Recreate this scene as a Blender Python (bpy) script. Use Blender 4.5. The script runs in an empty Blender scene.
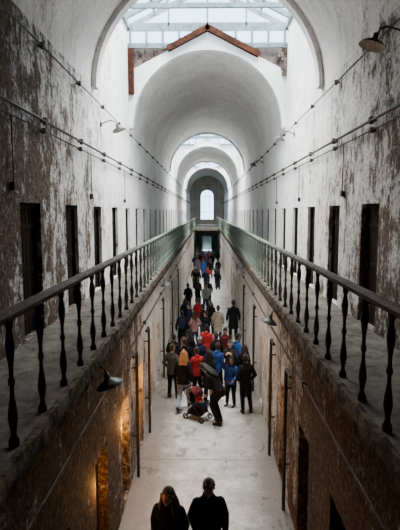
import bpy, bmesh, math, random
from mathutils import Vector, Matrix
random.seed(7)
scene = bpy.context.scene
COL = scene.collection
V = Vector
EYE = 6.1
DECK = EYE - 1.93
XW = 2.7      # upper wall half width
XL = 1.7      # lower wall half width
XR = 1.6      # railing line
SPR = EYE + 2.9
YB, YE = -8.0, 76.0

# ------------------------------------------------------------------ materials
class NT:
    def __init__(self, name):
        self.m = bpy.data.materials.new(name); self.m.use_nodes = True
        self.t = self.m.node_tree; self.n = self.t.nodes; self.l = self.t.links
        self.b = self.n['Principled BSDF']
        self.tc = self.n.new('ShaderNodeTexCoord')
    def mapping(self, s=(1,1,1), src=None):
        m = self.n.new('ShaderNodeMapping'); m.inputs['Scale'].default_value = s
        self.l.new(src or self.tc.outputs['Object'], m.inputs['Vector']); return m.outputs[0]
    def noise(self, scale, detail=4, rough=.55, vec=None, dist=0):
        n = self.n.new('ShaderNodeTexNoise'); n.inputs['Scale'].default_value = scale
        n.inputs['Detail'].default_value = detail; n.inputs['Roughness'].default_value = rough
        n.inputs['Distortion'].default_value = dist
        self.l.new(vec or self.tc.outputs['Object'], n.inputs['Vector']); return n.outputs[0]
    def math(self, op, a, b=None, clamp=False):
        n = self.n.new('ShaderNodeMath'); n.operation = op; n.use_clamp = clamp
        for i, v in enumerate((a, b)):
            if v is None: continue
            if isinstance(v, (int, float)): n.inputs[i].default_value = v
            else: self.l.new(v, n.inputs[i])
        return n.outputs[0]
    def rng(self, v, a, b, c=0, d=1):
        n = self.n.new('ShaderNodeMapRange'); n.clamp = True
        self.l.new(v, n.inputs[0])
        for i, x in enumerate((a, b, c, d)): n.inputs[i+1].default_value = x
        return n.outputs[0]
    def mix(self, f, a, b):
        n = self.n.new('ShaderNodeMix'); n.data_type = 'RGBA'
        if isinstance(f, (int, float)): n.inputs[0].default_value = f
        else: self.l.new(f, n.inputs[0])
        for i, v in ((6, a), (7, b)):
            if isinstance(v, tuple): n.inputs[i].default_value = (*v, 1)
            else: self.l.new(v, n.inputs[i])
        return n.outputs[2]
    def sep(self, world=False):
        n = self.n.new('ShaderNodeSeparateXYZ')
        if world:
            g = self.n.new('ShaderNodeNewGeometry'); self.l.new(g.outputs['Position'], n.inputs[0])
        else: self.l.new(self.tc.outputs['Object'], n.inputs[0])
        return n.outputs
    def bump(self, h, s=.3, d=.02):
        n = self.n.new('ShaderNodeBump'); n.inputs['Strength'].default_value = s; n.inputs['Distance'].default_value = d
        self.l.new(h, n.inputs['Height']); self.l.new(n.outputs[0], self.b.inputs['Normal'])
    def done(self, col, rough=.8, metal=0.0, spec=.3):
        if isinstance(col, tuple): self.b.inputs['Base Color'].default_value = (*col, 1)
        else: self.l.new(col, self.b.inputs['Base Color'])
        if isinstance(rough, (int, float)): self.b.inputs['Roughness'].default_value = rough
        else: self.l.new(rough, self.b.inputs['Roughness'])
        self.b.inputs['Metallic'].default_value = metal
        self.b.inputs['Specular IOR Level'].default_value = spec
        return self.m

def peel(name, paint, paint2, under, under2, thr=1.1, ynear=.12, zlow=0.0, zr=(4, 9), streak=.5, sc=1.0, speck=.75, yr=(19, 4)):
    t = NT(name)
    A = t.noise(1.3*sc, 8, .74, t.mapping((1, 1, .65)), .2)
    B = t.noise(8*sc, 15, .86, t.mapping((1, 1, .6)), .3)
    C = t.noise(18, 8, .75)
    L = t.noise(.5, 6, .7)
    S = t.noise(3.2, 8, .7, t.mapping((1.5, 1.5, .10)))
    s = t.sep()
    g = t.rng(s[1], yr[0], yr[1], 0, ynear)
    z = t.rng(s[2], zr[1], zr[0], 0, zlow)
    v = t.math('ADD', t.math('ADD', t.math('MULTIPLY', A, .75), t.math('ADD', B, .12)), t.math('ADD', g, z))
    v = t.math('ADD', v, t.math('MULTIPLY', t.math('SUBTRACT', S, .5), .24))
    m = t.rng(v, thr, thr+.03)
    m2 = t.rng(v, thr-.11, thr-.02)
    p = t.mix(t.rng(C, .35, .65), paint, paint2)
    p = t.mix(t.rng(L, .42, .60, 0, .6), p, tuple(x*.78 for x in paint2))
    mid = t.mix(.5, paint2, under2)
    p = t.mix(t.math('MULTIPLY', m2, .55), p, mid)
    ck = t.math('ABSOLUTE', t.math('SUBTRACT', t.noise(1.4, 8, .65, None, .4), .5))
    p = t.mix(t.rng(ck, .006, .001, 0, .6), p, under2)
    u = t.mix(t.rng(t.noise(10, 12, .8), .43, .58), under, under2)
    c = t.mix(m, p, u)
    st = t.math('MULTIPLY', t.rng(S, .53, .68), streak)
    c = t.mix(st, c, tuple(x*.8 for x in under2))
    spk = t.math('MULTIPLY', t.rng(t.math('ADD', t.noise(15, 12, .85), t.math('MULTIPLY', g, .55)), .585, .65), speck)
    c = t.mix(spk, c, under)
    t.bump(t.math('ADD', t.math('MULTIPLY', m, -.6), t.math('MULTIPLY', C, .3)), .8, .03)
    return t.done(c, .9, 0, .1)

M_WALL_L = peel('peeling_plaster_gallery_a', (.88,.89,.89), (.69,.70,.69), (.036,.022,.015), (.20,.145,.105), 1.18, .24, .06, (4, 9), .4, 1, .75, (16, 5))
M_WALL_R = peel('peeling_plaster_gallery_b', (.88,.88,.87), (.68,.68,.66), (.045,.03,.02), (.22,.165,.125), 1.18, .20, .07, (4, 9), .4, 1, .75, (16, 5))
M_LOW = peel('peeling_plaster_lower_shaded', (.74,.71,.65), (.50,.45,.38), (.026,.016,.010), (.20,.12,.07), 1.14, .24, .05, (0, 4), .55, 1, .9, (15, 7))  # peeling plaster, with the shade of the near end painted into its colour
M_VAULT = peel('vault_plaster', (.88,.875,.865), (.68,.675,.66), (.22,.18,.14), (.42,.37,.32), 1.24, .16, 0, (4, 9), .5, 1, .4, (16, 8))  # more peeling towards the near end also darkens the vault there as painted shade
M_FARV = peel('vault_plaster_shaded', (.50,.48,.45), (.38,.36,.33), (.12,.10,.08), (.25,.21,.18), 1.12, 0, 0, (4, 9), .4)  # darker copy of the vault plaster; the dimness of the end is painted in
M_GABLE = peel('gable_plaster', (.92,.92,.92), (.80,.80,.79), (.30,.25,.2), (.5,.45,.4), 1.22, 0, 0, (4, 9), .2, 1, .4)
M_INFILL = peel('weathered_gable_infill', (.24,.20,.18), (.14,.12,.11), (.02,.012,.008), (.10,.05,.032), 1.02, 0, 0, (4, 9), .5)
M_DARKW = peel('end_plaster', (.52,.48,.42), (.38,.35,.31), (.05,.035,.03), (.16,.13,.10), 1.1, 0, 0, (4, 9), .5)

t = NT('concrete_floor')
A = t.noise(1.2, 8, .7); B = t.noise(5, 14, .82); s = t.sep()
c = t.mix(t.rng(A, .38, .62), (.54,.535,.52), (.33,.325,.31))
c = t.mix(t.rng(B, .46, .62, 0, .75), c, (.20,.185,.165))
c = t.mix(t.rng(t.noise(2.3, 10, .75), .54, .62, 0, .5), c, (.20,.155,.115))
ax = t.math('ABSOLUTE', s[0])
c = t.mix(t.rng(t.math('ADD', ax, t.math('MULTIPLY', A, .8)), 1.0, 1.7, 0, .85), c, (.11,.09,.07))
jo = t.math('ABSOLUTE', t.math('SUBTRACT', t.math('FRACT', t.math('MULTIPLY', s[1], .31)), .5))
c = t.mix(t.rng(jo, .010, .004, 0, .75), c, (.08,.07,.06))
wet = t.rng(t.noise(1.5, 8, .7, t.mapping((1.3, .7, 1))), .53, .60)
c = t.mix(t.math('MULTIPLY', wet, .55), c, (.17,.16,.145))
t.bump(B, .35, .01)
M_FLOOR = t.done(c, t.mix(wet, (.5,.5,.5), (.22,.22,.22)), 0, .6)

t = NT('walkway_deck')
c = t.mix(t.rng(t.noise(3, 10, .75), .40, .62), (.15,.135,.12), (.045,.037,.03))
M_DECK = t.done(c, .85, 0, .15)
t = NT('deck_edge_stone')
c = t.mix(t.rng(t.noise(5, 14, .82), .44, .56), (.13,.105,.08), (.018,.013,.010))
t.bump(t.noise(9, 10, .7), .9, .05)
M_EDGE = t.done(c, .9, 0, .1)
t = NT('rail_paint_lit_shaded')
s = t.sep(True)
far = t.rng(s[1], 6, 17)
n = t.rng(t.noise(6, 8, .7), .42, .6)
c = t.mix(far, t.mix(n, (.055,.034,.024), (.022,.014,.010)), t.mix(n, (.20,.26,.21), (.09,.11,.09)))  # backlit dark near and lit pale beyond are mixed into the paint colour
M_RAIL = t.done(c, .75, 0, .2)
t = NT('black_iron')
M_IRON = t.done(t.mix(t.rng(t.noise(9, 6), .4, .65), (.018,.017,.017), (.05,.032,.022)), .6, .3)
t = NT('dark_door')
c = t.mix(t.rng(t.noise(5, 8, .7, t.mapping((6, 6, .6))), .4, .65), (.010,.008,.007), (.028,.02,.014))
M_DOOR = t.done(c, .85, 0, .05)
t = NT('brown_timber')
c = t.mix(t.rng(t.noise(7, 12, .8), .42, .58), (.07,.024,.014), (.02,.010,.007))
t.bump(t.noise(9, 8), .5, .03)
M_TIMBER = t.done(c, .9, 0, .08)
t = NT('skylight_frame_paint')
M_FRAME = t.done(t.mix(t.rng(t.noise(6, 5), .4, .7), (.17,.22,.23), (.10,.13,.14)), .7, 0, .2)
t = NT('lamp_enamel')
M_LAMP = t.done(t.mix(t.rng(t.noise(12, 5), .5, .7), (.02,.022,.022), (.05,.035,.025)), .45, .2)
t = NT('lamp_inner_enamel')
M_LAMPIN = t.done(t.mix(t.rng(t.noise(12, 5), .5, .7), (.5,.5,.46), (.35,.33,.3)), .4)
t = NT('bulb_glass')
M_BULB = t.done((.7,.65,.5), .2)
t = NT('skin')
M_SKIN = t.done(t.mix(t.rng(t.noise(30, 3), .3, .7), (.33,.19,.14), (.27,.155,.115)), .6)
t = NT('eye_dark'); M_EYE = t.done(t.mix(.2, (.03,.02,.015), (.1,.08,.07)), .3)
t = NT('lips'); M_LIP = t.done(t.mix(t.rng(t.noise(40, 2), .3, .7), (.30,.11,.09), (.25,.09,.08)), .5)
_fab = {}
def fabric(c):
    if c not in _fab:
        t = NT('fabric_%d' % len(_fab))
        n = t.noise(14, 6, .65)
        col = t.mix(t.rng(n, .35, .68), c, tuple(x*.6 for x in c))
        t.bump(t.noise(7, 5, .6), .8, .04)
        _fab[c] = t.done(col, .9, 0, .08)
    return _fab[c]
_hair = {}
def hairmat(c):
    if c not in _hair:
        t = NT('hair_%d' % len(_hair))
        n = t.noise(22, 6, .65, t.mapping((3, 3, .5)))
        t.bump(n, .8, .03)
        _hair[c] = t.done(t.mix(t.rng(n, .4, .6), c, tuple(x*.4 for x in c)), .5, 0, .3)
    return _hair[c]

# ------------------------------------------------------------------ helpers
def mk(name, bm, mats, smooth=False, parent=None, **props):
    bmesh.ops.recalc_face_normals(bm, faces=bm.faces)
    me = bpy.data.meshes.new(name); bm.to_mesh(me); bm.free()
    for m in (mats if isinstance(mats, (list, tuple)) else [mats]): me.materials.append(m)
    if smooth:
        for p in me.polygons: p.use_smooth = True
    o = bpy.data.objects.new(name, me); COL.objects.link(o)
    if parent: o.parent = parent
    for k, v in props.items(): o[k] = v
    return o
def inst(o, loc=None, parent=None, **props):
    c = o.copy(); COL.objects.link(c)
    if parent is not None: c.parent = parent
    if loc is not None: c.location = loc
    for k, v in props.items(): c[k] = v
    return c
def box(bm, x0, x1, y0, y1, z0, z1, mi=0):
    vs = [bm.verts.new(p) for p in ((x0,y0,z0),(x1,y0,z0),(x1,y1,z0),(x0,y1,z0),(x0,y0,z1),(x1,y0,z1),(x1,y1,z1),(x0,y1,z1))]
    for f in ((0,1,2,3),(4,5,6,7),(0,1,5,4),(1,2,6,5),(2,3,7,6),(3,0,4,7)):
        bm.faces.new([vs[i] for i in f]).material_index = mi
def beam(bm, a, b, w, h, up=V((0,0,1))):
    a, b = V(a), V(b); d = (b-a).normalized()
    s = d.cross(up)
    if s.length < 1e-3: s = V((1,0,0))
    s.normalize(); u = s.cross(d)
    vs = []
    for p in (a, b):
        for i, j in ((-1,-1),(1,-1),(1,1),(-1,1)):
            vs.append(bm.verts.new(p + s*(i*w/2) + u*(j*h/2)))
    for f in ((0,1,2,3),(4,5,6,7),(0,1,5,4),(1,2,6,5),(2,3,7,6),(3,0,4,7)):
        bm.faces.new([vs[i] for i in f])
def quad(bm, *ps, mi=0):
    f = bm.faces.new([bm.verts.new(p) for p in ps]); f.material_index = mi; return f
def loft(bm, secs, side=None, n=14, rounded=True, mi=0):
    secs = [(V(c), rx, ry) for c, rx, ry in secs]
    t0 = (secs[1][0]-secs[0][0]).normalized(); t1 = (secs[-1][0]-secs[-2][0]).normalized()
    if rounded:
        c, a, b = secs[0]; r = min(a, b)
        pre = [(c-t0*r*.95, a*.3, b*.3), (c-t0*r*.62, a*.76, b*.76)]
        c, a, b = secs[-1]; r = min(a, b)
        post = [(c+t1*r*.62, a*.76, b*.76), (c+t1*r*.95, a*.3, b*.3)]
        secs = pre+secs+post
    rings = []
    for i, (c, rx, ry) in enumerate(secs):
        tg = (secs[min(i+1, len(secs)-1)][0]-secs[max(i-1, 0)][0]).normalized()
        sd = V(side) if side is not None else (V((1,0,0)) if abs(tg.x) < .8 else V((0,1,0)))
        sd = (sd - tg*sd.dot(tg)).normalized(); fr = tg.cross(sd)
        rings.append([bm.verts.new(c + sd*(rx*math.cos(2*math.pi*k/n)) + fr*(ry*math.sin(2*math.pi*k/n))) for k in range(n)])
    for a, b in zip(rings, rings[1:]):
        for k in range(n):
            bm.faces.new((a[k], a[(k+1)%n], b[(k+1)%n], b[k])).material_index = mi
    bm.faces.new(rings[0][::-1]).material_index = mi; bm.faces.new(rings[-1]).material_index = mi
def limb(bm, pts, n=12, side=None, rounded=True, mi=0):
    loft(bm, [(p, r, r) for p, r in pts], side, n, rounded, mi)
def tube(bm, pts, r, n=8, mi=0):
    loft(bm, [(p, r, r) for p in pts], None, n, False, mi)
def lathe(bm, prof, n=12, M=None, mi=0):
    rings = []
    for r, z in prof:
        ring = []
        for k in range(n):
            p = V((r*math.cos(2*math.pi*k/n), r*math.sin(2*math.pi*k/n), z))
            ring.append(bm.verts.new(M @ p if M else p))
        rings.append(ring)
    for a, b in zip(rings, rings[1:]):
        for k in range(n): bm.faces.new((a[k], a[(k+1)%n], b[(k+1)%n], b[k])).material_index = mi
    return rings

# ------------------------------------------------------------------ shell
GAPS = [(11.8, 17.0), (35.0, 41.0), (54.0, 60.5)]
BARRELS = [(YB, 11.8), (17.0, 35.0), (41.0, 54.0), (60.5, YE)]
SKYZ = EYE+6.2
DW, DH = .86, 2.07
doorsL = [7.36+2.25*k for k in range(-3, 30) if 7.36+2.25*k < 74]
doorsR = [8.05+2.25*k for k in range(-3, 30) if 8.05+2.25*k < 74]

def wall(name, s, xw, z0, z1, doors, dh, rec, mat, gaps=False):
    bm = bmesh.new(); x = s*xw
    y = YB
    for d in doors:
        a, b = d-DW/2, d+DW/2
        quad(bm, (x,y,z0), (x,a,z0), (x,a,z1), (x,y,z1))
        quad(bm, (x,a,z0+dh), (x,b,z0+dh), (x,b,z1), (x,a,z1))
        xo = s*(xw+rec)
        quad(bm, (x,a,z0), (xo,a,z0), (xo,a,z0+dh), (x,a,z0+dh))
        quad(bm, (x,b,z0), (xo,b,z0), (xo,b,z0+dh), (x,b,z0+dh))
        quad(bm, (x,a,z0+dh), (x,b,z0+dh), (xo,b,z0+dh), (xo,a,z0+dh))
        quad(bm, (x,a,z0), (x,b,z0), (xo,b,z0), (xo,a,z0))
        quad(bm, (xo,a,z0), (xo,b,z0), (xo,b,z0+dh), (xo,a,z0+dh))
        y = b
    quad(bm, (x,y,z0), (x,YE,z0), (x,YE,z1), (x,y,z1))
    if gaps:
        for a, b in GAPS:
            quad(bm, (x,a,z1), (x,b,z1), (x,b,SKYZ), (x,a,SKYZ))
    return mk(name, bm, mat, kind='structure')
wall('wall_left', -1, XW, DECK, SPR, doorsL, DH, .32, M_WALL_L, True)
wall('wall_right', 1, XW, DECK, SPR, doorsR, DH, .32, M_WALL_R, True)
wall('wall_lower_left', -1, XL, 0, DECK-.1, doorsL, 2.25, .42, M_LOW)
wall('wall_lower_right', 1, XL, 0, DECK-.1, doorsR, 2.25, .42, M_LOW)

bm = bmesh.new(); quad(bm, (-XL-.02,YB,0), (XL+.02,YB,0), (XL+.02,YE,0), (-XL-.02,YE,0))
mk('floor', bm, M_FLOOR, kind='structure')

# decks (gallery floors) with a slightly broken, worn edge
for s in (-1, 1):
    bm = bmesh.new()
    xa, xb = sorted((s*1.5, s*(XW+.01)))
    box(bm, xa, xb, YB, YE, DECK-.12, DECK, 0)
    xa, xb = sorted((s*1.54, s*1.72))
    box(bm, xa, xb, YB, YE, DECK-.34, DECK-.121, 1)
    y = YB; rnd = random.Random(5+s); prev = None
    while y < YE:
        j = rnd.uniform(-.022, .022); k = rnd.uniform(-.025, .025)
        cur = [bm.verts.new((s*(1.46+j), y, DECK+.03)), bm.verts.new((s*(1.45+j), y, DECK-.13+k)), bm.verts.new((s*1.53, y, DECK-.16+k)), bm.verts.new((s*1.53, y, DECK+.03))]
        if prev:
            for q in range(4):
                bm.faces.new((prev[q], prev[(q+1)%4], cur[(q+1)%4], cur[q])).material_index = 1
        prev = cur; y += .3 if y < 30 else 2
    o = mk('floor', bm, [M_DECK, M_EDGE], kind='structure')
# bridges between galleries
def bridge(y0, y1, mat=None):
    bm = bmesh.new(); box(bm, -1.46, 1.46, y0, y1, DECK-.12, DECK-.002, 0)
    box(bm, -1.46, 1.46, y0-.05, y0+.05, DECK-.4, DECK-.121, 0); box(bm, -1.46, 1.46, y1-.05, y1+.05, DECK-.4, DECK-.121, 0)
    mk('floor', bm, mat or M_DECK, kind='structure')
bridge(-1.2, .9)
bridge(61.0, YE-.1)  # lengthened to the end wall to keep the corridor below dark

def archpts(r=XW, n=32):
    return [(-r*math.cos(math.pi*k/n), r*math.sin(math.pi*k/n)) for k in range(n+1)]
def gz(x): return EYE+6.12-.5*abs(x)
def barrel(y0, y1, f0, f1, vm):
    bm = bmesh.new(); ap = archpts(); n = len(ap)
    ny = max(2, int((y1-y0)/2))
    rows = [[bm.verts.new((x, y0+(y1-y0)*j/ny, SPR+z)) for x, z in ap] for j in range(ny+1)]
    for a, b in zip(rows, rows[1:]):
        for k in range(n-1): bm.faces.new((a[k], a[k+1], b[k+1], b[k]))
    # slightly proud ribs at each end and gable face
    for y, f, d in ((y0, f0, 1), (y1, f1, -1)):
        if not f: continue
        ri = archpts(2.58); ro = archpts(XW)
        for k in range(n-1):
            ya, yb = y-.01*d, y+.3*d
            quad(bm, (ri[k][0], ya, SPR+ri[k][1]), (ri[k+1][0], ya, SPR+ri[k+1][1]), (ri[k+1][0], yb, SPR+ri[k+1][1]), (ri[k][0], yb, SPR+ri[k][1]), mi=1)
            yy = yb
            quad(bm, (ri[k][0], yy, SPR+ri[k][1]), (ri[k+1][0], yy, SPR+ri[k+1][1]), (ro[k+1][0], yy, SPR+ro[k+1][1]), (ro[k][0], yy, SPR+ro[k][1]))
            x0, x1 = ri[k][0], ri[k+1][0]
            quad(bm, (x0, y-.01*d, SPR+ri[k][1]), (x1, y-.01*d, SPR+ri[k+1][1]), (x1, y-.01*d, gz(x1)), (x0, y-.01*d, gz(x0)), mi=1)
        for s in (-1, 1):
            quad(bm, (s*2.58, y-.01*d, SPR), (s*XW, y-.01*d, SPR), (s*XW, y-.01*d, gz(XW)), (s*2.58, y-.01*d, gz(2.58)), mi=1)
            quad(bm, (s*XW, y+.03*d, gz(XW)-.1), (s*1.1, y+.03*d, gz(1.1)-.1), (s*1.1, y+.03*d, EYE+5.57), (s*XW, y+.03*d, EYE+5.57), mi=2)
    bmesh.ops.remove_doubles(bm, verts=bm.verts, dist=.0005)
    o = mk('ceiling', bm, [vm, M_GABLE, M_INFILL if y0 == 17.0 else M_GABLE], kind='structure')
    return o
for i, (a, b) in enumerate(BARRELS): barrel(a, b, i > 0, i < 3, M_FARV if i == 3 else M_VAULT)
# back wall behind the viewer
bm = bmesh.new()
quad(bm, (-XW,YB,0), (XW,YB,0), (XW,YB,SKYZ), (-XW,YB,SKYZ))
mk('wall_back', bm, M_WALL_L, kind='structure')
# end wall with arched window opening
bm = bmesh.new()
wy = YE-.01; hw = 1.05; wz0 = EYE-1.2; wz1 = EYE+2.4
def q2(x0, x1, z0, z1): quad(bm, (x0,wy,z0), (x1,wy,z0), (x1,wy,z1), (x0,wy,z1))
q2(-XW, XW, DECK-.3, wz0); q2(-XW, -hw, wz0, wz1); q2(hw, XW, wz0, wz1)
N = 16
arc = [(-hw*math.cos(math.pi*k/N), wz1+hw*math.sin(math.pi*k/N)) for k in range(N+1)]
for (x0, z0), (x1, z1) in zip(arc, arc[1:]):
    quad(bm, (x0,wy,z0), (x1,wy,z1), (x1,wy,SPR+XW), (x0,wy,SPR+XW))
q2(-XW, -hw, wz1, SPR+XW); q2(hw, XW, wz1, SPR+XW)
full = [(-hw,wz0)] + arc + [(hw,wz0)]
for (x0, z0), (x1, z1) in zip(full, full[1:]):
    quad(bm, (x0,wy,z0), (x1,wy,z1), (x1,wy+.4,z1), (x0,wy+.4,z0))
q2(-XW, -.7, 0, DECK-.3); q2(.7, XW, 0, DECK-.3); q2(-.7, .7, 2.3, DECK-.3)
quad(bm, (-.7,wy+1.5,0), (.7,wy+1.5,0), (.7,wy+1.5,2.3), (-.7,wy+1.5,2.3))
quad(bm, (-.7,wy,0), (-.7,wy+1.5,0), (-.7,wy+1.5,2.3), (-.7,wy,2.3)); quad(bm, (.7,wy,0), (.7,wy+1.5,0), (.7,wy+1.5,2.3), (.7,wy,2.3))
quad(bm, (-.7,wy,2.3), (-.7,wy+1.5,2.3), (.7,wy+1.5,2.3), (.7,wy,2.3))
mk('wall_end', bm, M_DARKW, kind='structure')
# end window frame
bm = bmesh.new()
for x in (-.35, .35): box(bm, x-.03, x+.03, wy+.15, wy+.22, wz0, wz1+.95)
for z in (wz0+.03, wz0+1.2, wz1, ): box(bm, -hw, hw, wy+.15, wy+.22, z-.03, z+.03)
for (x0, z0), (x1, z1) in zip(full, full[1:]):
    beam(bm, (x0*.97, wy+.18, z0), (x1*.97, wy+.18, z1), .08, .08, V((0,1,0)))
mk('window_1', bm, M_FRAME, kind='structure')

# skylights
def skylight(i, y0, y1):
    bm = bmesh.new(); ze = SKYZ; zr = EYE+7.5
    for s in (-1, 1):
        beam(bm, (s*2.68, y0, ze), (s*2.68, y1, ze), .16, .2)
        n = 6
        for k in range(n+1):
            y = y0+(y1-y0)*k/n
            beam(bm, (s*2.68, y, ze), (0, y, zr), .11, .15)
        for f in (.33, .66):
            beam(bm, (s*2.68*f, y0, ze+(zr-ze)*(1-f)), (s*2.68*f, y1, ze+(zr-ze)*(1-f)), .08, .10)
    beam(bm, (0, y0, zr), (0, y1, zr), .14, .16)
    for k in (2, 4):   # tie trusses
        y = y0+(y1-y0)*k/6
        beam(bm, (-2.68, y, ze), (2.68, y, ze), .10, .14)
        for s in (-1, 1): beam(bm, (s*1.3, y, ze), (s*1.3*.5, y, ze+(zr-ze)*.75), .06, .07)
        beam(bm, (0, y, ze), (0, y, zr), .06, .07)
    for yy in (y0+.1, y1-.1):    # glazed ends over the gables
        for z, th in ((EYE+5.58, .16), (ze-.02, .26)):
            for s in (-1, 1):
                xs = max(0, (EYE+6.12 - z)/.5) if z < EYE+6.12 else 0
                beam(bm, (s*xs, yy, z), (s*2.69, yy, z), .08, th)
        for x in (-2.6, -2.05, -1.5, -.95, .95, 1.5, 2.05, 2.6):
            beam(bm, (x, yy, max(gz(x), EYE+5.58)), (x, yy, ze), .08, .13, V((0,1,0)))
        for x in (-1.3, 0, 1.3):
            beam(bm, (x, yy, ze), (x, yy, zr-(zr-ze)*abs(x)/2.68), .06, .08, V((0,1,0)))
    mk('window_%d' % i, bm, M_FRAME, kind='structure')
    if i > 2: return
    bm = bmesh.new()   # timber coping on the gable of the next vault
    beam(bm, (-1.35, y1-.08, gz(1.35)+.03), (.05, y1-.08, gz(0)+.06), .18, .22, V((0,1,0)))
    beam(bm, (1.75, y1-.08, gz(1.75)+.03), (-.05, y1-.08, gz(0)+.06), .18, .22, V((0,1,0)))
    box(bm, -2.69, -2.50, y1-.14, y1-.03, SPR+1.1, EYE+5.55)
    mk('trim_%d' % i, bm, M_TIMBER, kind='structure')
    bm = bmesh.new()   # exposed broken brick pier
    z = SPR+1.7; rnd = random.Random(4)
    while z < EYE+5.4:
        w = rnd.uniform(.10, .34)
        box(bm, 2.69-w, 2.69, y1-.12, y1-.02, z, z+.085); z += .1
    mk('trim_%d' % (i+10), bm, M_INFILL, kind='structure')
for i, (a, b) in enumerate(GAPS): skylight(i+2, a, b)

# ------------------------------------------------------------------ doors
def door_mesh(w, h):
    bm = bmesh.new()
    # local: x = depth into wall, y across, z up
    box(bm, 0, .04, -w/2+.06, w/2-.06, 0.01, h-.07)
    for k in range(1, 5):
        y = -w/2+.06+(w-.12)*k/5
        box(bm, -.006, 0, y-.008, y+.008, .02, h-.08)
    for z in (.3, h*.5, h-.35): box(bm, -.018, 0, -w/2+.06, w/2-.06, z-.035, z+.035)
    for s in (-1, 1): box(bm, -.05, .05, s*(w/2-.03)-.03, s*(w/2-.03)+.03, 0, h)
    box(bm, -.05, .05, -w/2+.06, w/2-.06, h-.07, h)
    box(bm, -.05, -.018, w/2-.17, w/2-.12, h*.5-.06, h*.5+.06)
    me = bpy.data.meshes.new('cell_door'); bmesh.ops.recalc_face_normals(bm, faces=bm.faces); bm.to_mesh(me); bm.free(); me.materials.append(M_DOOR)
    return me
du, dl = door_mesh(DW-.01, DH-.01), door_mesh(DW-.01, 2.24)
dn = 1
for s, ds in ((-1, doorsL), (1, doorsR)):
    for d in ds:
        for me, x, z in ((du, XW+.12, DECK), (dl, XL+.22, 0)):
            o = bpy.data.objects.new('door_%d' % dn, me); COL.objects.link(o); dn += 1
            o.location = (s*x, d, z+.004)
            if s < 0: o.rotation_euler = (0, 0, math.pi)
            o['kind'] = 'structure'

# ------------------------------------------------------------------ railings
def balustrade(s, lab):
    bm = bmesh.new()
    y0, y1 = YB+.3, YE-.5
    prof = [(-.05,0),(-.055,.03),(-.03,.06),(.03,.06),(.055,.03),(.05,0)]
    ys = [y0, 4, 8, 12, 18, 30, 50, y1]
    rows = [[bm.verts.new((s*XR+x, y, DECK+1.09+z)) for x, z in prof] for y in ys]
    for va, vb in zip(rows, rows[1:]):
        for k in range(6): bm.faces.new((va[k], va[(k+1)%6], vb[(k+1)%6], vb[k]))
    bm.faces.new(rows[0][::-1]); bm.faces.new(rows[-1])
    box(bm, s*XR-.025, s*XR+.025, y0, y1, DECK+1.06, DECK+1.09)
    rail = mk('balustrade', bm, M_RAIL, label=lab, category='railing', group='gallery balustrades')
    return rail
bm = bmesh.new()
lathe(bm, [(.045,0),(.045,.05),(.03,.07),(.022,.11),(.03,.16),(.044,.24),(.036,.32),(.02,.42),(.018,.5),(.03,.53),(.03,.56),(.018,.59),(.02,.68),(.034,.78),(.04,.86),(.03,.93),(.02,.98),(.032,1.01),(.036,1.06)], 10)
balM = mk('baluster', bm, M_RAIL, True)
bal_mesh = balM.data; bpy.data.objects.remove(balM)
for s, off, lab in ((-1, 3.78, 'weathered brown and green turned baluster railing along gallery walkway'), (1, 4.1, 'weathered dark brown turned baluster railing with flat handrail on gallery')):
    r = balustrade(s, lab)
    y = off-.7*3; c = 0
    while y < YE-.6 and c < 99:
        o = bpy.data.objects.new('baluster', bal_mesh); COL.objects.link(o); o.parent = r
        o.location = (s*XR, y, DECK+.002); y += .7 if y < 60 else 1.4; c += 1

# ------------------------------------------------------------------ conduits and pipes
def pipe(pts, r, lab, name='conduit_pipe', cat='pipe', brackets=None, mat=M_IRON):
    bm = bmesh.new(); tube(bm, pts, r, 8)
    if brackets:
        for (x, y, z, s) in brackets:
            box(bm, x-.03, x+.03, y-.04, y+.04, z-r-.03, z+r+.03)
            xa, xb = sorted((x, s))
            box(bm, xa, xb, y-.015, y+.015, z-.015, z+.015)
    return mk(name, bm, mat, False, None, label=lab, category=cat)
for s in (-1, 1):
    for z, r, dx in ((EYE+1.45, .024, .09), (EYE+1.30, .012, .07), (EYE+2.62, .014, .08)):
        x = s*(XW-dx)
        pipe([(x,YB+.01,z), (x,20,z), (x,YE-.02,z)], r, 'long dark iron conduit clipped along the peeling upper wall',
             brackets=[(x, y, z, s*(XW-.005)) for y in [3.4+2.25*k for k in range(31)]])
    x = s*(XL-.06)
    pipe([(x,YB+.01,3.2), (x,20,3.2), (x,YE-.02,3.2)], .016, 'long dark conduit along the lower corridor wall', brackets=[(x, y, 3.2, s*(XL-.005)) for y in [3.4+4.5*k for k in range(15)]])
    for k, d in enumerate(doorsL if s < 0 else doorsR):
        if d < 3: continue
        x = s*(XW-.045)
        if d < 20 and k % 2 == (1 if s < 0 else 0):
            bm = bmesh.new(); tube(bm, [(x, d-.72, EYE+.4), (x, d-.72, EYE+.8), (x, d-.72, EYE+1.3)], .010, 8)
            box(bm, min(x-s*.025, s*XW), max(x-s*.025, s*XW), d-.76, d-.68, EYE+.3, EYE+.41)
            mk('conduit_drop', bm, M_IRON, False, None, label='short thin iron conduit dropping from the wall pipe', category='pipe', group='conduit drops on gallery walls')
for s, ys in ((-1, (10.5, 12.75, 17.2, 21.6, 26.2)), (1, (9.3, 11.55, 15.9, 20.4))):
    for y in ys:
        x = s*(XL-.12)
        pipe([(x,y-.5,3.0), (x,y-.06,3.0), (x,y,2.93), (x,y,1.5), (x,y,.0)], .035, 'black iron downpipe running down the lower corridor wall', 'downpipe', 'pipe',
             brackets=[(x,y,2.6,s*(XL-.005)), (x,y,1.0,s*(XL-.005))])

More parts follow.
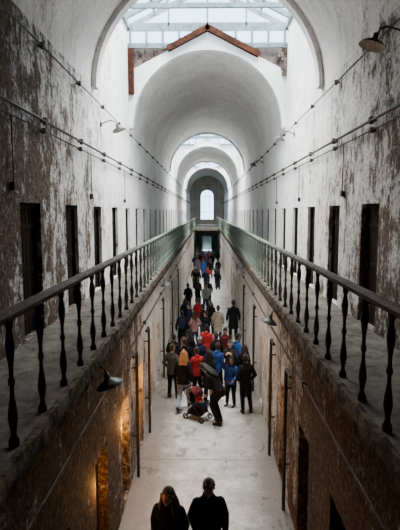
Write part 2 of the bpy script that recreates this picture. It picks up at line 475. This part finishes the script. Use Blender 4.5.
# ------------------------------------------------------------------ barn lamps
def lamp(s, xw, y, z, lab, arm=.42):
    e = bpy.data.objects.new('wall_lamp', None); COL.objects.link(e); e.location = (s*xw, y, z)
    if s > 0: e.rotation_euler = (0, 0, math.pi)   # local +x points into the corridor
    e['label'] = lab; e['category'] = 'lamp'; e['group'] = 'enamel wall lamps'
    bm = bmesh.new(); tube(bm, [(0,0,0), (arm*.3,0,.06), (arm*.62,0,.10), (arm*.86,0,.07), (arm,0,-.01)], .014, 8)
    box(bm, -.002, .02, -.05, .05, -.06, .06)
    mk('arm', bm, M_IRON, True, e)
    M = Matrix.Translation((arm,0,-.02)) @ Matrix.Rotation(math.radians(-18), 4, 'Y')
    bm = bmesh.new()
    lathe(bm, [(.001,.03),(.035,.03),(.04,-.03),(.05,-.05),(.13,-.09),(.18,-.13),(.185,-.145)], 20, M, 0)
    lathe(bm, [(.183,-.145),(.17,-.128),(.12,-.095),(.03,-.06),(.001,-.06)], 20, M, 1)
    mk('lamp_shade', bm, [M_LAMP, M_LAMPIN], True, e)
    bm = bmesh.new(); lathe(bm, [(.001,-.06),(.018,-.065),(.03,-.1),(.022,-.125),(.001,-.135)], 12, M)
    mk('bulb', bm, M_BULB, True, e)
for y in (6.8, 15.2, 23.6): lamp(1, XW-.01, y, EYE+2.38, 'dark enamel barn lamp on gooseneck arm high on the wall')
lamp(-1, XW-.01, 12.4, EYE+2.2, 'dark enamel barn lamp on gooseneck arm high on the wall')
for y in (6.2, 15.0): lamp(-1, 1.53, y, EYE-2.15, 'dark enamel barn lamp projecting from the gallery edge above corridor', .19)
for y in (9.9, 18.4): lamp(1, 1.53, y, EYE-2.15, 'dark enamel barn lamp projecting from the gallery edge above corridor', .19)

# ------------------------------------------------------------------ people
PEL = V((0,0,.95))
def remeshed(bm, vox, name, smooth=3):
    bmesh.ops.recalc_face_normals(bm, faces=bm.faces)
    me = bpy.data.meshes.new(name+'_src'); bm.to_mesh(me); bm.free()
    o = bpy.data.objects.new(name, me); COL.objects.link(o)
    m = o.modifiers.new('r', 'REMESH'); m.mode = 'VOXEL'; m.voxel_size = vox; m.use_smooth_shade = True
    sm = o.modifiers.new('s', 'SMOOTH'); sm.iterations = smooth; sm.factor = .5
    dg = bpy.context.evaluated_depsgraph_get()
    r = bpy.data.meshes.new_from_object(o.evaluated_get(dg)); r.name = name
    for p in r.polygons: p.use_smooth = True
    bpy.data.objects.remove(o); bpy.data.meshes.remove(me)
    return r

def head_geo(bm, M):
    secs = [(.0,.032,.03,.055),(.025,.046,.055,.035),(.06,.06,.078,.015),(.1,.069,.09,.006),(.14,.074,.097,-.002),(.18,.072,.093,-.006),(.21,.056,.073,-.008),(.228,.032,.042,-.008)]
    loft(bm, [(M @ V((0,y,z)), rx, ry) for z, rx, ry, y in secs], (M.to_3x3() @ V((1,0,0))), 18)
    limb(bm, [(M @ V((0,.090,.125)), .008), (M @ V((0,.104,.10)), .011), (M @ V((0,.108,.085)), .014)], 8)
    for s in (-1, 1):
        limb(bm, [(M @ V((s*.014,.098,.082)), .008), (M @ V((s*.015,.094,.084)), .008)], 6)
        limb(bm, [(M @ V((s*.076,-.01,.085)), .008), (M @ V((s*.080,-.014,.105)), .013), (M @ V((s*.080,-.014,.125)), .012)], 8)
        limb(bm, [(M @ V((s*.012,.086,.142)), .008), (M @ V((s*.042,.074,.145)), .008)], 6)     # brow
        limb(bm, [(M @ V((s*.040,.066,.085)), .016), (M @ V((s*.044,.058,.10)), .016)], 8)      # cheek
    limb(bm, [(M @ V((-.02,.086,.048)), .009), (M @ V((0,.092,.048)), .011), (M @ V((.02,.086,.048)), .009)], 6)
    limb(bm, [(M @ V((0,.075,.008)), .02), (M @ V((0,.07,.02)), .02)], 8)

def build_pose(name, arms, legs, lean=0, hp=0, hy=0, coat=None, seated=False):
    R = Matrix.Translation(PEL) @ Matrix.Rotation(-lean, 4, 'X') @ Matrix.Translation(-PEL)
    T = lambda *p: R @ V(p)
    MH = R @ Matrix.Translation((0,.012,1.525)) @ Matrix.Rotation(hy, 4, 'Z') @ Matrix.Rotation(-hp, 4, 'X')
    X = (1,0,0)
    bm = bmesh.new()
    loft(bm, [(V((0,0,.87)),.13,.10), (PEL,.155,.115), (T(0,0,1.10),.132,.098), (T(0,0,1.25),.150,.110), (T(0,-.005,1.37),.158,.105), (T(0,-.01,1.44),.105,.075), (T(0,-.005,1.50),.056,.058), (T(0,.004,1.58),.052,.055)], X, 18)
    head_geo(bm, MH)
    armj = {}
    for s in (-1, 1):
        e, w = arms[s]; sh = T(s*.158, -.005, 1.39); e = T(*e); w = T(*w); armj[s] = (sh, e, w)
        limb(bm, [(sh,.054), (sh.lerp(e,.45),.05), (e,.04), (e.lerp(w,.3),.042), (w,.027)], 12)
        d = (w-e).normalized(); nrm = R.to_3x3() @ V((-s,0,0)); nrm = (nrm-d*nrm.dot(d)).normalized(); a = nrm.cross(d)*s
        if a.dot(R.to_3x3() @ V((0,1,.3))) < 0: a = -a
        # palm
        loft(bm, [(w,.026,.02), (w+d*.04,.038,.017), (w+d*.088,.042,.015)], a, 12)
        for k, (o, L) in enumerate(((.033,.068),(.011,.078),(-.011,.072),(-.032,.056))):
            b0 = w+d*.085+a*o; b1 = b0+d*L*.45+nrm*.006; b2 = b1+d*L*.3+nrm*.018; b3 = b2+d*L*.15+nrm*.02
            limb(bm, [(b0,.0095), (b1,.009), (b2,.0085), (b3,.0075)], 8)
        t0 = w+d*.025+a*.022; t1 = t0+d*.03+a*.028+nrm*.006; t2 = t1+d*.032+a*.008+nrm*.012
        limb(bm, [(t0,.014), (t1,.011), (t2,.009)], 8)
    for s in (-1, 1):
        k, an = [V(p) for p in legs[s]]; hip = V((s*.085,0,.9))
        limb(bm, [(hip,.092), (hip.lerp(k,.4),.083), (k,.056), (k.lerp(an,.3),.057), (an,.036)], 12)
        limb(bm, [(an+V((0,-.02,-.035)),.03), (an+V((0,.06,-.045)),.03), (an+V((s*.01,.14,-.06)),.022)], 10)
    body = remeshed(bm, .0075, name+'_body', 2)
    # jacket
    bm = bmesh.new(); low = []
    hem = coat if coat else .80
    if not seated:
        if coat: low = [(V((0,0,hem)),.21,.175), (V((0,0,.8)),.19,.15)]
        else: low = [(V((0,0,hem)),.185,.15)]
    loft(bm, low+[(PEL,.178,.145), (T(0,.005,1.10),.162,.132), (T(0,.005,1.25),.180,.140), (T(0,-.005,1.35),.180,.132), (T(0,-.012,1.425),.135,.1), (T(0,-.008,1.475),.088,.08), (T(0,-.006,1.525),.070,.07)], X, 20, False)
    loft(bm, [(T(-.05,-.065,1.485),.03,.03), (T(0,-.085,1.465),.045,.04), (T(.05,-.065,1.485),.03,.03)], (0,0,1), 10)
    for s in (-1, 1):
        sh, e, w = armj[s]
        limb(bm, [(sh,.068), (sh.lerp(e,.45),.066), (e,.057), (e.lerp(w,.5),.052), (e.lerp(w,.93),.042)], 12)
    jacket = remeshed(bm, .012, name+'_jacket', 4)
    bm = bmesh.new()
    loft(bm, [(V((0,0,.86)),.15,.12), (V((0,0,.95)),.168,.128), (T(0,0,1.04),.15,.118)], X, 18)
    for s in (-1, 1):
        k, an = [V(p) for p in legs[s]]; hip = V((s*.085,0,.88))
        limb(bm, [(hip,.105), (hip.lerp(k,.4),.095), (k,.073), (k.lerp(an,.4),.068), (k.lerp(an,.97),.058)], 12)
    trousers = remeshed(bm, .012, name+'_trousers', 3)
    shoes = []
    for s in (-1, 1):
        bm = bmesh.new(); an = V(legs[s][1])
        loft(bm, [(an+V((0,-.045,-.05)),.034,.03), (an+V((0,.02,-.045)),.04,.036), (an+V((s*.005,.09,-.055)),.046,.028), (an+V((s*.01,.155,-.062)),.036,.022)], X, 14)
        limb(bm, [(an+V((0,-.02,.02)),.045), (an+V((0,-.015,-.04)),.042)], 12)
        loft(bm, [(an+V((0,-.06,-.082)),.036,.01), (an+V((0,.03,-.082)),.042,.01), (an+V((s*.01,.165,-.084)),.04,.01)], X, 12)
        shoes.append(remeshed(bm, .009, name+'_shoe', 2))
    return dict(body=body, jacket=jacket, trousers=trousers, shoes=shoes, MH=MH, R=R, armj=armj)

RL = {1: ((.11,.015,.49), (.12,-.02,.095)), -1: ((-.11,.03,.49), (-.12,.01,.095))}
RL2 = {1: ((.13,.05,.49), (.17,.0,.095)), -1: ((-.09,.02,.49), (-.09,-.04,.095))}
def both(e, w): return {1: (e, w), -1: ((-e[0], e[1], e[2]), (-w[0], w[1], w[2]))}
POSES = {
 'stand': build_pose('stand', {1: ((.235,-.03,1.13), (.25,.05,.89)), -1: ((-.235,.03,1.14), (-.18,.20,1.02))}, RL2, .04, .1, .3),
 'coat': build_pose('coat', {1: ((.24,-.03,1.13), (.25,.06,.90)), -1: ((-.24,-.03,1.13), (-.25,.02,.89))}, RL, .02, 0, .25, coat=.55),
 'walk': build_pose('walk', {1: ((.235,-.10,1.15), (.24,-.12,.90)), -1: ((-.235,.05,1.14), (-.23,.20,.94))},
        {1: ((.1,.20,.52), (.1,.28,.10)), -1: ((-.1,.0,.50), (-.1,-.30,.16))}, .05, .05),
 'walkfront': build_pose('walkfront', {1: ((.235,-.06,1.14), (.17,.13,.96)), -1: ((-.235,-.02,1.14), (-.22,.12,.92))},
        {1: ((.1,.16,.52), (.1,.20,.10)), -1: ((-.1,.02,.50), (-.1,-.22,.13))}, .03, .16, -.25),
 'pocket': build_pose('pocket', both((.27,-.07,1.15), (.19,.09,.97)), RL2, 0, .1, -.5),
 'photo': build_pose('photo', both((.24,.08,1.15), (.10,.27,1.34)), RL, -.03, -.15),
 'bend': build_pose('bend', both((.22,.12,1.19), (.17,.30,1.02)), {1: ((.13,.18,.52), (.12,.03,.095)), -1: ((-.12,.14,.51), (-.13,-.06,.095))}, .58, .35),
 'sit': build_pose('sit', both((.22,.02,1.15), (.14,.22,1.06)), both((.1,.40,.93), (.1,.44,.52)), -.1, .2, 0, seated=True),
}
def hair_short():
    bm = bmesh.new()
    loft(bm, [(V((0,-.045,.05)),.060,.05), (V((0,-.038,.12)),.082,.078), (V((0,-.020,.17)),.085,.094), (V((0,-.010,.21)),.074,.087), (V((0,-.010,.240)),.045,.055)], (1,0,0), 18)
    rnd = random.Random(9)
    for k in range(34):
        a = rnd.uniform(0, 6.28); r = rnd.uniform(.01, .075)
        p = V((r*math.cos(a), -.012+r*math.sin(a)*1.15, .242-.4*r-6*r*r))
        q = V((math.cos(a)*.018, math.sin(a)*.02+.006, .006-.2*r))
        limb(bm, [(p-V((0,0,.02)), .017), (p+q*.6, .013), (p+q*1.5, .006)], 8)
    for x in (-.045, -.02, .01, .038):
        limb(bm, [(V((x,.06,.205)),.015), (V((x+.008,.086,.182)),.012), (V((x+.016,.092,.16)),.006)], 8)
    return remeshed(bm, .0055, 'hair_short', 1)
def hair_long():
    bm = bmesh.new()
    loft(bm, [(V((.01,-.10,-.26)),.07,.02), (V((0,-.095,-.15)),.12,.034), (V((0,-.08,-.03)),.12,.048), (V((0,-.062,.05)),.106,.062), (V((0,-.038,.12)),.092,.082), (V((0,-.022,.17)),.086,.094), (V((0,-.012,.212)),.072,.084), (V((0,-.010,.243)),.04,.05)], (1,0,0), 20)
    rnd = random.Random(3)
    for s in (-1, 1):
        limb(bm, [(V((s*.012,.062,.225)),.014), (V((s*.050,.066,.195)),.016), (V((s*.078,.035,.155)),.019), (V((s*.092,.015,.08)),.024), (V((s*.108,.015,-.01)),.032), (V((s*.128,.05,-.12)),.034), (V((s*.120,.095,-.22)),.026), (V((s*.11,.115,-.32)),.010)], 10)
        for k in range(7):
            o = rnd.uniform(-.03, .04); y = rnd.uniform(.0, .11); z = rnd.uniform(-.38, -.24)
            limb(bm, [(V((s*(.09+o*.3), y*.4, .03)),.013), (V((s*(.120+o), y*.8, -.12)),.015), (V((s*(.105+o*1.3), y, z)),.005)], 8)
    return remeshed(bm, .0055, 'hair_long', 1)
HAIR = {'short': hair_short(), 'long': hair_long()}
bm = bmesh.new(); loft(bm, [(V((0,-.003,0)),.008,.004), (V((0,.003,0)),.008,.004)], (1,0,0), 10)
me_eye = bpy.data.meshes.new('eye'); bm.to_mesh(me_eye); bm.free(); me_eye.materials.append(M_EYE)
bm = bmesh.new(); loft(bm, [(V((-.02,-.005,0)),.004,.004), (V((0,0,0)),.006,.006), (V((.02,-.005,0)),.004,.004)], (0,0,1), 8)
me_lip = bpy.data.meshes.new('mouth'); bm.to_mesh(me_lip); bm.free(); me_lip.materials.append(M_LIP)

def part(name, me, mat, parent, M=None):
    o = bpy.data.objects.new(name, me); COL.objects.link(o); o.parent = parent
    if len(me.materials) == 0: me.materials.append(mat)
    o.material_slots[0].link = 'OBJECT'; o.material_slots[0].material = mat
    if M is not None: o.matrix_basis = M
    return o
def backpack(parent_person, P, col):
    R = P['R']; b = parent_person
    bm = bmesh.new()
    loft(bm, [(V((0,-.24,1.04)),.13,.06), (V((0,-.25,1.12)),.15,.085), (V((0,-.25,1.3)),.15,.085), (V((0,-.235,1.42)),.11,.06)], (1,0,0), 16)
    loft(bm, [(V((0,-.33,1.08)),.10,.025), (V((0,-.335,1.2)),.10,.03)], (1,0,0), 12)
    for s in (-1, 1):
        limb(bm, [(V((s*.09,-.19,1.42)),.018), (V((s*.10,-.02,1.515)),.018), (V((s*.11,.135,1.38)),.018), (V((s*.13,.14,1.2)),.016), (V((s*.17,-.02,1.09)),.016), (V((s*.12,-.19,1.08)),.016)], 8)
    for v in bm.verts: v.co = R @ v.co
    o = mk('backpack', bm, fabric(col), True, None, label='dark fabric backpack worn on a visitor\'s back', category='backpack')
    o.matrix_world = Matrix.Translation(b.location) @ b.rotation_euler.to_matrix().to_4x4() @ Matrix.Scale(b.scale[0], 4)
def person(x, y, rot, pose, jc, tc, hair, hc, label, h=1.0, face=False, z=0, group=None, bag=None, wide=1.0):
    P = POSES[pose]
    b = bpy.data.objects.new('person', P['body']); COL.objects.link(b)
    if len(P['body'].materials) == 0: P['body'].materials.append(M_SKIN)
    b.location = (x, y, z); b.rotation_euler = (0, 0, math.radians(rot)); b.scale = (h*wide, h*wide, h)
    b['label'] = label; b['category'] = 'person'
    if group: b['group'] = group
    part('coat' if pose == 'coat' else 'jacket', P['jacket'], fabric(jc), b)
    part('trousers', P['trousers'], fabric(tc), b)
    for s in P['shoes']: part('shoe', s, fabric((.03,.028,.026)), b)
    part('hair', HAIR[hair], hairmat(hc), b, P['MH'])
    if face:
        for s in (-1, 1):
            part('eye', me_eye, M_EYE, b, P['MH'] @ Matrix.Translation((s*.031,.088,.122)))
        part('mouth', me_lip, M_LIP, b, P['MH'] @ Matrix.Translation((0,.099,.047)))
    if bag: backpack(b, P, bag)
    return b
BLK=(.009,.009,.010); NAVY=(.014,.019,.042); GRY=(.08,.08,.085); OLV=(.045,.045,.035); RED=(.32,.02,.02); BLU=(.022,.055,.18)
TAN=(.32,.25,.18); JEAN=(.035,.045,.075); LJEAN=(.22,.25,.29); MAR=(.09,.015,.018); BRN=(.07,.045,.03); WHT=(.45,.43,.40); PNK=(.25,.12,.11)
DK=(.016,.011,.009); BR=(.045,.024,.014); BL=(.42,.19,.07); GH=(.25,.24,.23); JET=(.004,.004,.005); DBR=(.03,.022,.018)
person(-.60, 7.2, 170, 'walkfront', JET, JET, 'long', (.035,.018,.011), 'person with long dark loose hair in a black jacket walking', 1.0, True, wide=1.15)
person(.03, 7.3, 186, 'walkfront', JET, JET, 'short', (.028,.018,.013), 'person with short dark hair in a black coat walking', 1.05, True, wide=1.13)
# main cluster
person(-1.14, 15.3, -20, 'pocket', OLV, BLK, 'short', BR, 'person in olive grey jacket with hands in pockets beside wall', 1.02)
person(-.72, 14.3, -8, 'walk', BLK, LJEAN, 'long', BL, 'person with long reddish blonde hair, dark jacket and pale jeans', 1.06, wide=1.04)
person(1.18, 14.1, 12, 'pocket', BLK, BLK, 'short', DK, 'person in black jacket and black trousers standing near wall', 1.04)
person(.36, 13.35, 62, 'bend', BLK, BLK, 'long', DK, 'person in dark jacket bending over the stroller', 1.06, wide=1.1)
person(.78, 14.6, 150, 'stand', BLU, BLK, 'long', DK, 'person in blue jacket standing in the group', .92, True)
person(.06, 14.75, -35, 'coat', BLK, BLK, 'long', DK, 'person in long black coat standing behind the stroller', 1.0, wide=1.06)
person(-.32, 15.3, 25, 'stand', RED, BLK, 'short', BR, 'person in bright red jacket standing in the group', .96)
person(.34, 15.6, -30, 'stand', BLU, BLK, 'short', BR, 'person in blue jacket with turned head', 1.0)
person(-.76, 16.0, 35, 'stand', BLK, BLK, 'short', BR, 'person in dark jacket and black trousers in the group', 1.03, wide=1.08)
person(1.24, 15.5, -40, 'coat', BLK, JEAN, 'long', DK, 'person with long dark hair in a black coat', .97)
person(.78, 15.9, 170, 'photo', DBR, JEAN, 'short', BR, 'person in dark brown jacket raising a hand to the face', 1.0, True)
person(-.24, 16.5, 160, 'stand', NAVY, JEAN, 'short', GH, 'person with grey hair in navy jacket', 1.0, True)
person(-1.2, 16.9, 10, 'stand', BLK, BLK, 'short', DK, 'person in black jacket near the wall', .98)
person(.34, 17.0, 30, 'coat', BLK, BLK, 'short', BR, 'person in dark coat in the middle of the group', 1.0)
person(1.10, 16.8, -60, 'pocket', BLU, BLK, 'short', DK, 'person in blue jacket turned sideways', 1.0)
person(-.66, 17.6, 60, 'pocket', BLK, JEAN, 'long', DK, 'person with dark hair in black jacket turned sideways', .97)
person(-.02, 18.0, -10, 'stand', RED, BLK, 'short', DK, 'person in red jacket in the middle of the group', 1.02)
person(.70, 18.1, 200, 'stand', MAR, BLK, 'short', DK, 'person in maroon jacket facing along the corridor', .95, True)
# second group
person(-1.10, 20.8, 0, 'coat', BLK, BLK, 'short', DK, 'person in black coat with a backpack standing close to wall', 1.0, bag=NAVY)
person(-.55, 21.2, 20, 'pocket', PNK, JEAN, 'long', BR, 'person in dusty pink jacket with brown hair', .95)
person(-.02, 20.9, 60, 'coat', BLK, BLK, 'short', DK, 'person in black coat turned sideways', .98)
person(.52, 22.0, 0, 'coat', TAN, BRN, 'short', BR, 'person in tan coat standing', 1.0)
person(1.25, 22.4, 0, 'coat', BLK, BLK, 'short', DK, 'person in long black coat standing by wall', 1.1, wide=1.08)
person(-.80, 22.4, 90, 'stand', NAVY, BLK, 'short', DK, 'person in navy jacket turned sideways', 1.02)
person(-.18, 22.3, 60, 'pocket', BLK, JEAN, 'short', DK, 'person in black jacket turned sideways with hands in pockets', 1.0)
person(.20, 23.5, 160, 'stand', BLK, BLK, 'long', DK, 'person with long hair in black jacket', .97, True)
person(-.45, 24.2, 10, 'stand', RED, BLK, 'short', DK, 'person in red jacket among dark coats', .97)
person(-1.12, 24.1, -25, 'coat', BLK, BLK, 'long', DK, 'person with dark hair in black coat', .97)
# third group
person(-1.15, 29.0, 20, 'stand', BLK, BLK, 'short', DK, 'person in black jacket by the wall', 1.0)
person(-.58, 29.6, -60, 'coat', BLK, BLK, 'long', BR, 'person in black coat with brown hair', .96)
person(-.05, 29.1, 180, 'stand', WHT, JEAN, 'short', DK, 'person in off-white top', 1.0)
person(-.62, 31.4, 0, 'stand', BLK, BLK, 'short', DK, 'person in black jacket walking away', 1.0)
person(.1, 31.0, 10, 'coat', NAVY, BLK, 'short', DK, 'person in navy coat', 1.0)
random.seed(11)
cols = [BLK, NAVY, BLK, MAR, BLK, BLK, OLV, RED, BLK, BLU, BLK, GRY]
pl = []
while len(pl) < 24:
    y = random.choice((random.uniform(37, 40.5), random.uniform(43, 48), random.uniform(50, 58))); x = random.uniform(-1.2, 1.15)
    if all((x-a)**2+(y-b)**2 > .6**2 for a, b in pl): pl.append((x, y))
for i, (x, y) in enumerate(sorted(pl, key=lambda p: p[1])):
    person(x, y, random.choice((0, 15, -20, 60, 170, 185)), random.choice(('stand','coat','pocket','stand')), cols[i % 12], random.choice((BLK, JEAN, GRY)),
           random.choice(('short','long')), random.choice((DK, BR, DK)), 'distant visitor in winter clothes in the corridor crowd', random.uniform(.88, 1.07), group='distant visitors in the corridor', wide=random.uniform(1, 1.12))

# stroller
SX, SY, SR = -.26, 13.66, -125
st = bpy.data.objects.new('stroller', None); COL.objects.link(st); st.location = (SX, SY, 0); st.rotation_euler = (0, 0, math.radians(SR))
st['label'] = 'black folding stroller with a small child seated in it'; st['category'] = 'stroller'
bm = bmesh.new()
for s in (-1, 1):
    tube(bm, [(s*.22,-.38,.88), (s*.22,-.30,.78), (s*.22,.28,.14)], .013)
    tube(bm, [(s*.22,-.30,.10), (s*.22,-.05,.5), (s*.22,.12,.62)], .013)
    tube(bm, [(s*.22,-.05,.5), (s*.22,.2,.48)], .012)
tube(bm, [(-.22,-.30,.10), (.22,-.30,.10)], .012); tube(bm, [(-.22,.28,.14), (.22,.28,.14)], .012)
mk('frame', bm, M_IRON, True, st)
bm = bmesh.new(); tube(bm, [(-.235,-.38,.88), (.235,-.38,.88)], .02, 10); mk('handle', bm, fabric(BLK), True, st)
bm = bmesh.new()
loft(bm, [((0,-.2,.80),.19,.02), ((0,-.12,.5),.2,.025), ((0,-.08,.42),.2,.03), ((0,.2,.42),.2,.03), ((0,.24,.25),.18,.02)], (1,0,0), 12)
mk('seat', bm, fabric(BLK), True, st)
bm = bmesh.new()
loft(bm, [((0,-.24,.2),.19,.1), ((0,.1,.2),.19,.09)], (1,0,0), 12)
mk('basket', bm, fabric(BLK), True, st)
bm = bmesh.new()
n = 8; rows = []
for j in range(6):
    a = math.radians(5+j*18); rows.append([bm.verts.new((-.21+.42*k/n, -.22+.3*math.sin(a)*.9, .74+.20*math.cos(a)*(1-.15*((k/n-.5)*2)**2))) for k in range(n+1)])
for a, b in zip(rows, rows[1:]):
    for k in range(n): bm.faces.new((a[k], a[k+1], b[k+1], b[k]))
cv = mk('canopy', bm, fabric(MAR), True, st); sm = cv.modifiers.new('s', 'SOLIDIFY'); sm.thickness = .012
bm = bmesh.new()
MW = Matrix.Rotation(math.pi/2, 4, 'Y')
lathe(bm, [(.06,-.014),(.085,-.018),(.09,0),(.085,.018),(.06,.014),(.06,-.014)], 20, MW)
lathe(bm, [(.001,-.02),(.018,-.02),(.018,.02),(.001,.02)], 10, MW)
for k in range(6):
    a = k*math.pi/3; tube(bm, [(0,.015*math.cos(a),.015*math.sin(a)), (0,.064*math.cos(a),.064*math.sin(a))], .005, 6)
w0 = mk('wheel', bm, M_IRON, True, st); w0.location = (.22,.28,.092)
for p in ((-.22,.28,.092), (.22,-.30,.092), (-.22,-.30,.092)): inst(w0, p, st)
person(SX, SY, SR, 'sit', RED, JEAN, 'short', BR, 'small child in red jacket sitting in the stroller', .52, z=.03)

# ------------------------------------------------------------------ lights
sun = bpy.data.lights.new('overcast_sky_light', 'SUN'); sun.energy = 100; sun.angle = math.radians(105); sun.color = (1,.98,.95)
so = bpy.data.objects.new('overcast_sky_light', sun); COL.objects.link(so); so.rotation_euler = (math.radians(-8), 0, 0)
def plight(loc, e, c, r=.04):
    l = bpy.data.lights.new('doorway_glow_light', 'POINT'); l.energy = e; l.color = c; l.shadow_soft_size = r
    o = bpy.data.objects.new('doorway_glow_light', l); COL.objects.link(o); o.location = loc
for d, e in zip(doorsL[3:8], (26, 34, 30, 14, 8)):
    plight((-XL-.08, d-.30, 1.5), e, (1,.42,.09))
for d, e in zip(doorsL[3:6], (20, 34, 26)):
    plight((-XL+.10, d-.36, 1.9), e, (1,.44,.10))  # added lamps out in the corridor, spreading the doorway glow over the wall
for d in doorsR[4:7]: plight((XL+.06, d-.34, 1.7), 8, (1,.52,.2))

w = bpy.data.worlds.new('World'); scene.world = w; w.use_nodes = True
bg = w.node_tree.nodes['Background']; bg.inputs[0].default_value = (.46,.75,1,1); bg.inputs[1].default_value = 6.2

# ------------------------------------------------------------------ camera
cam = bpy.data.cameras.new('camera'); co = bpy.data.objects.new('camera', cam); COL.objects.link(co)
cam.lens = 480/530*36; cam.sensor_width = 36; cam.clip_end = 300
co.location = (0, 0, EYE); co.rotation_euler = (math.radians(90-6.3), 0, math.radians(.84))
scene.camera = co
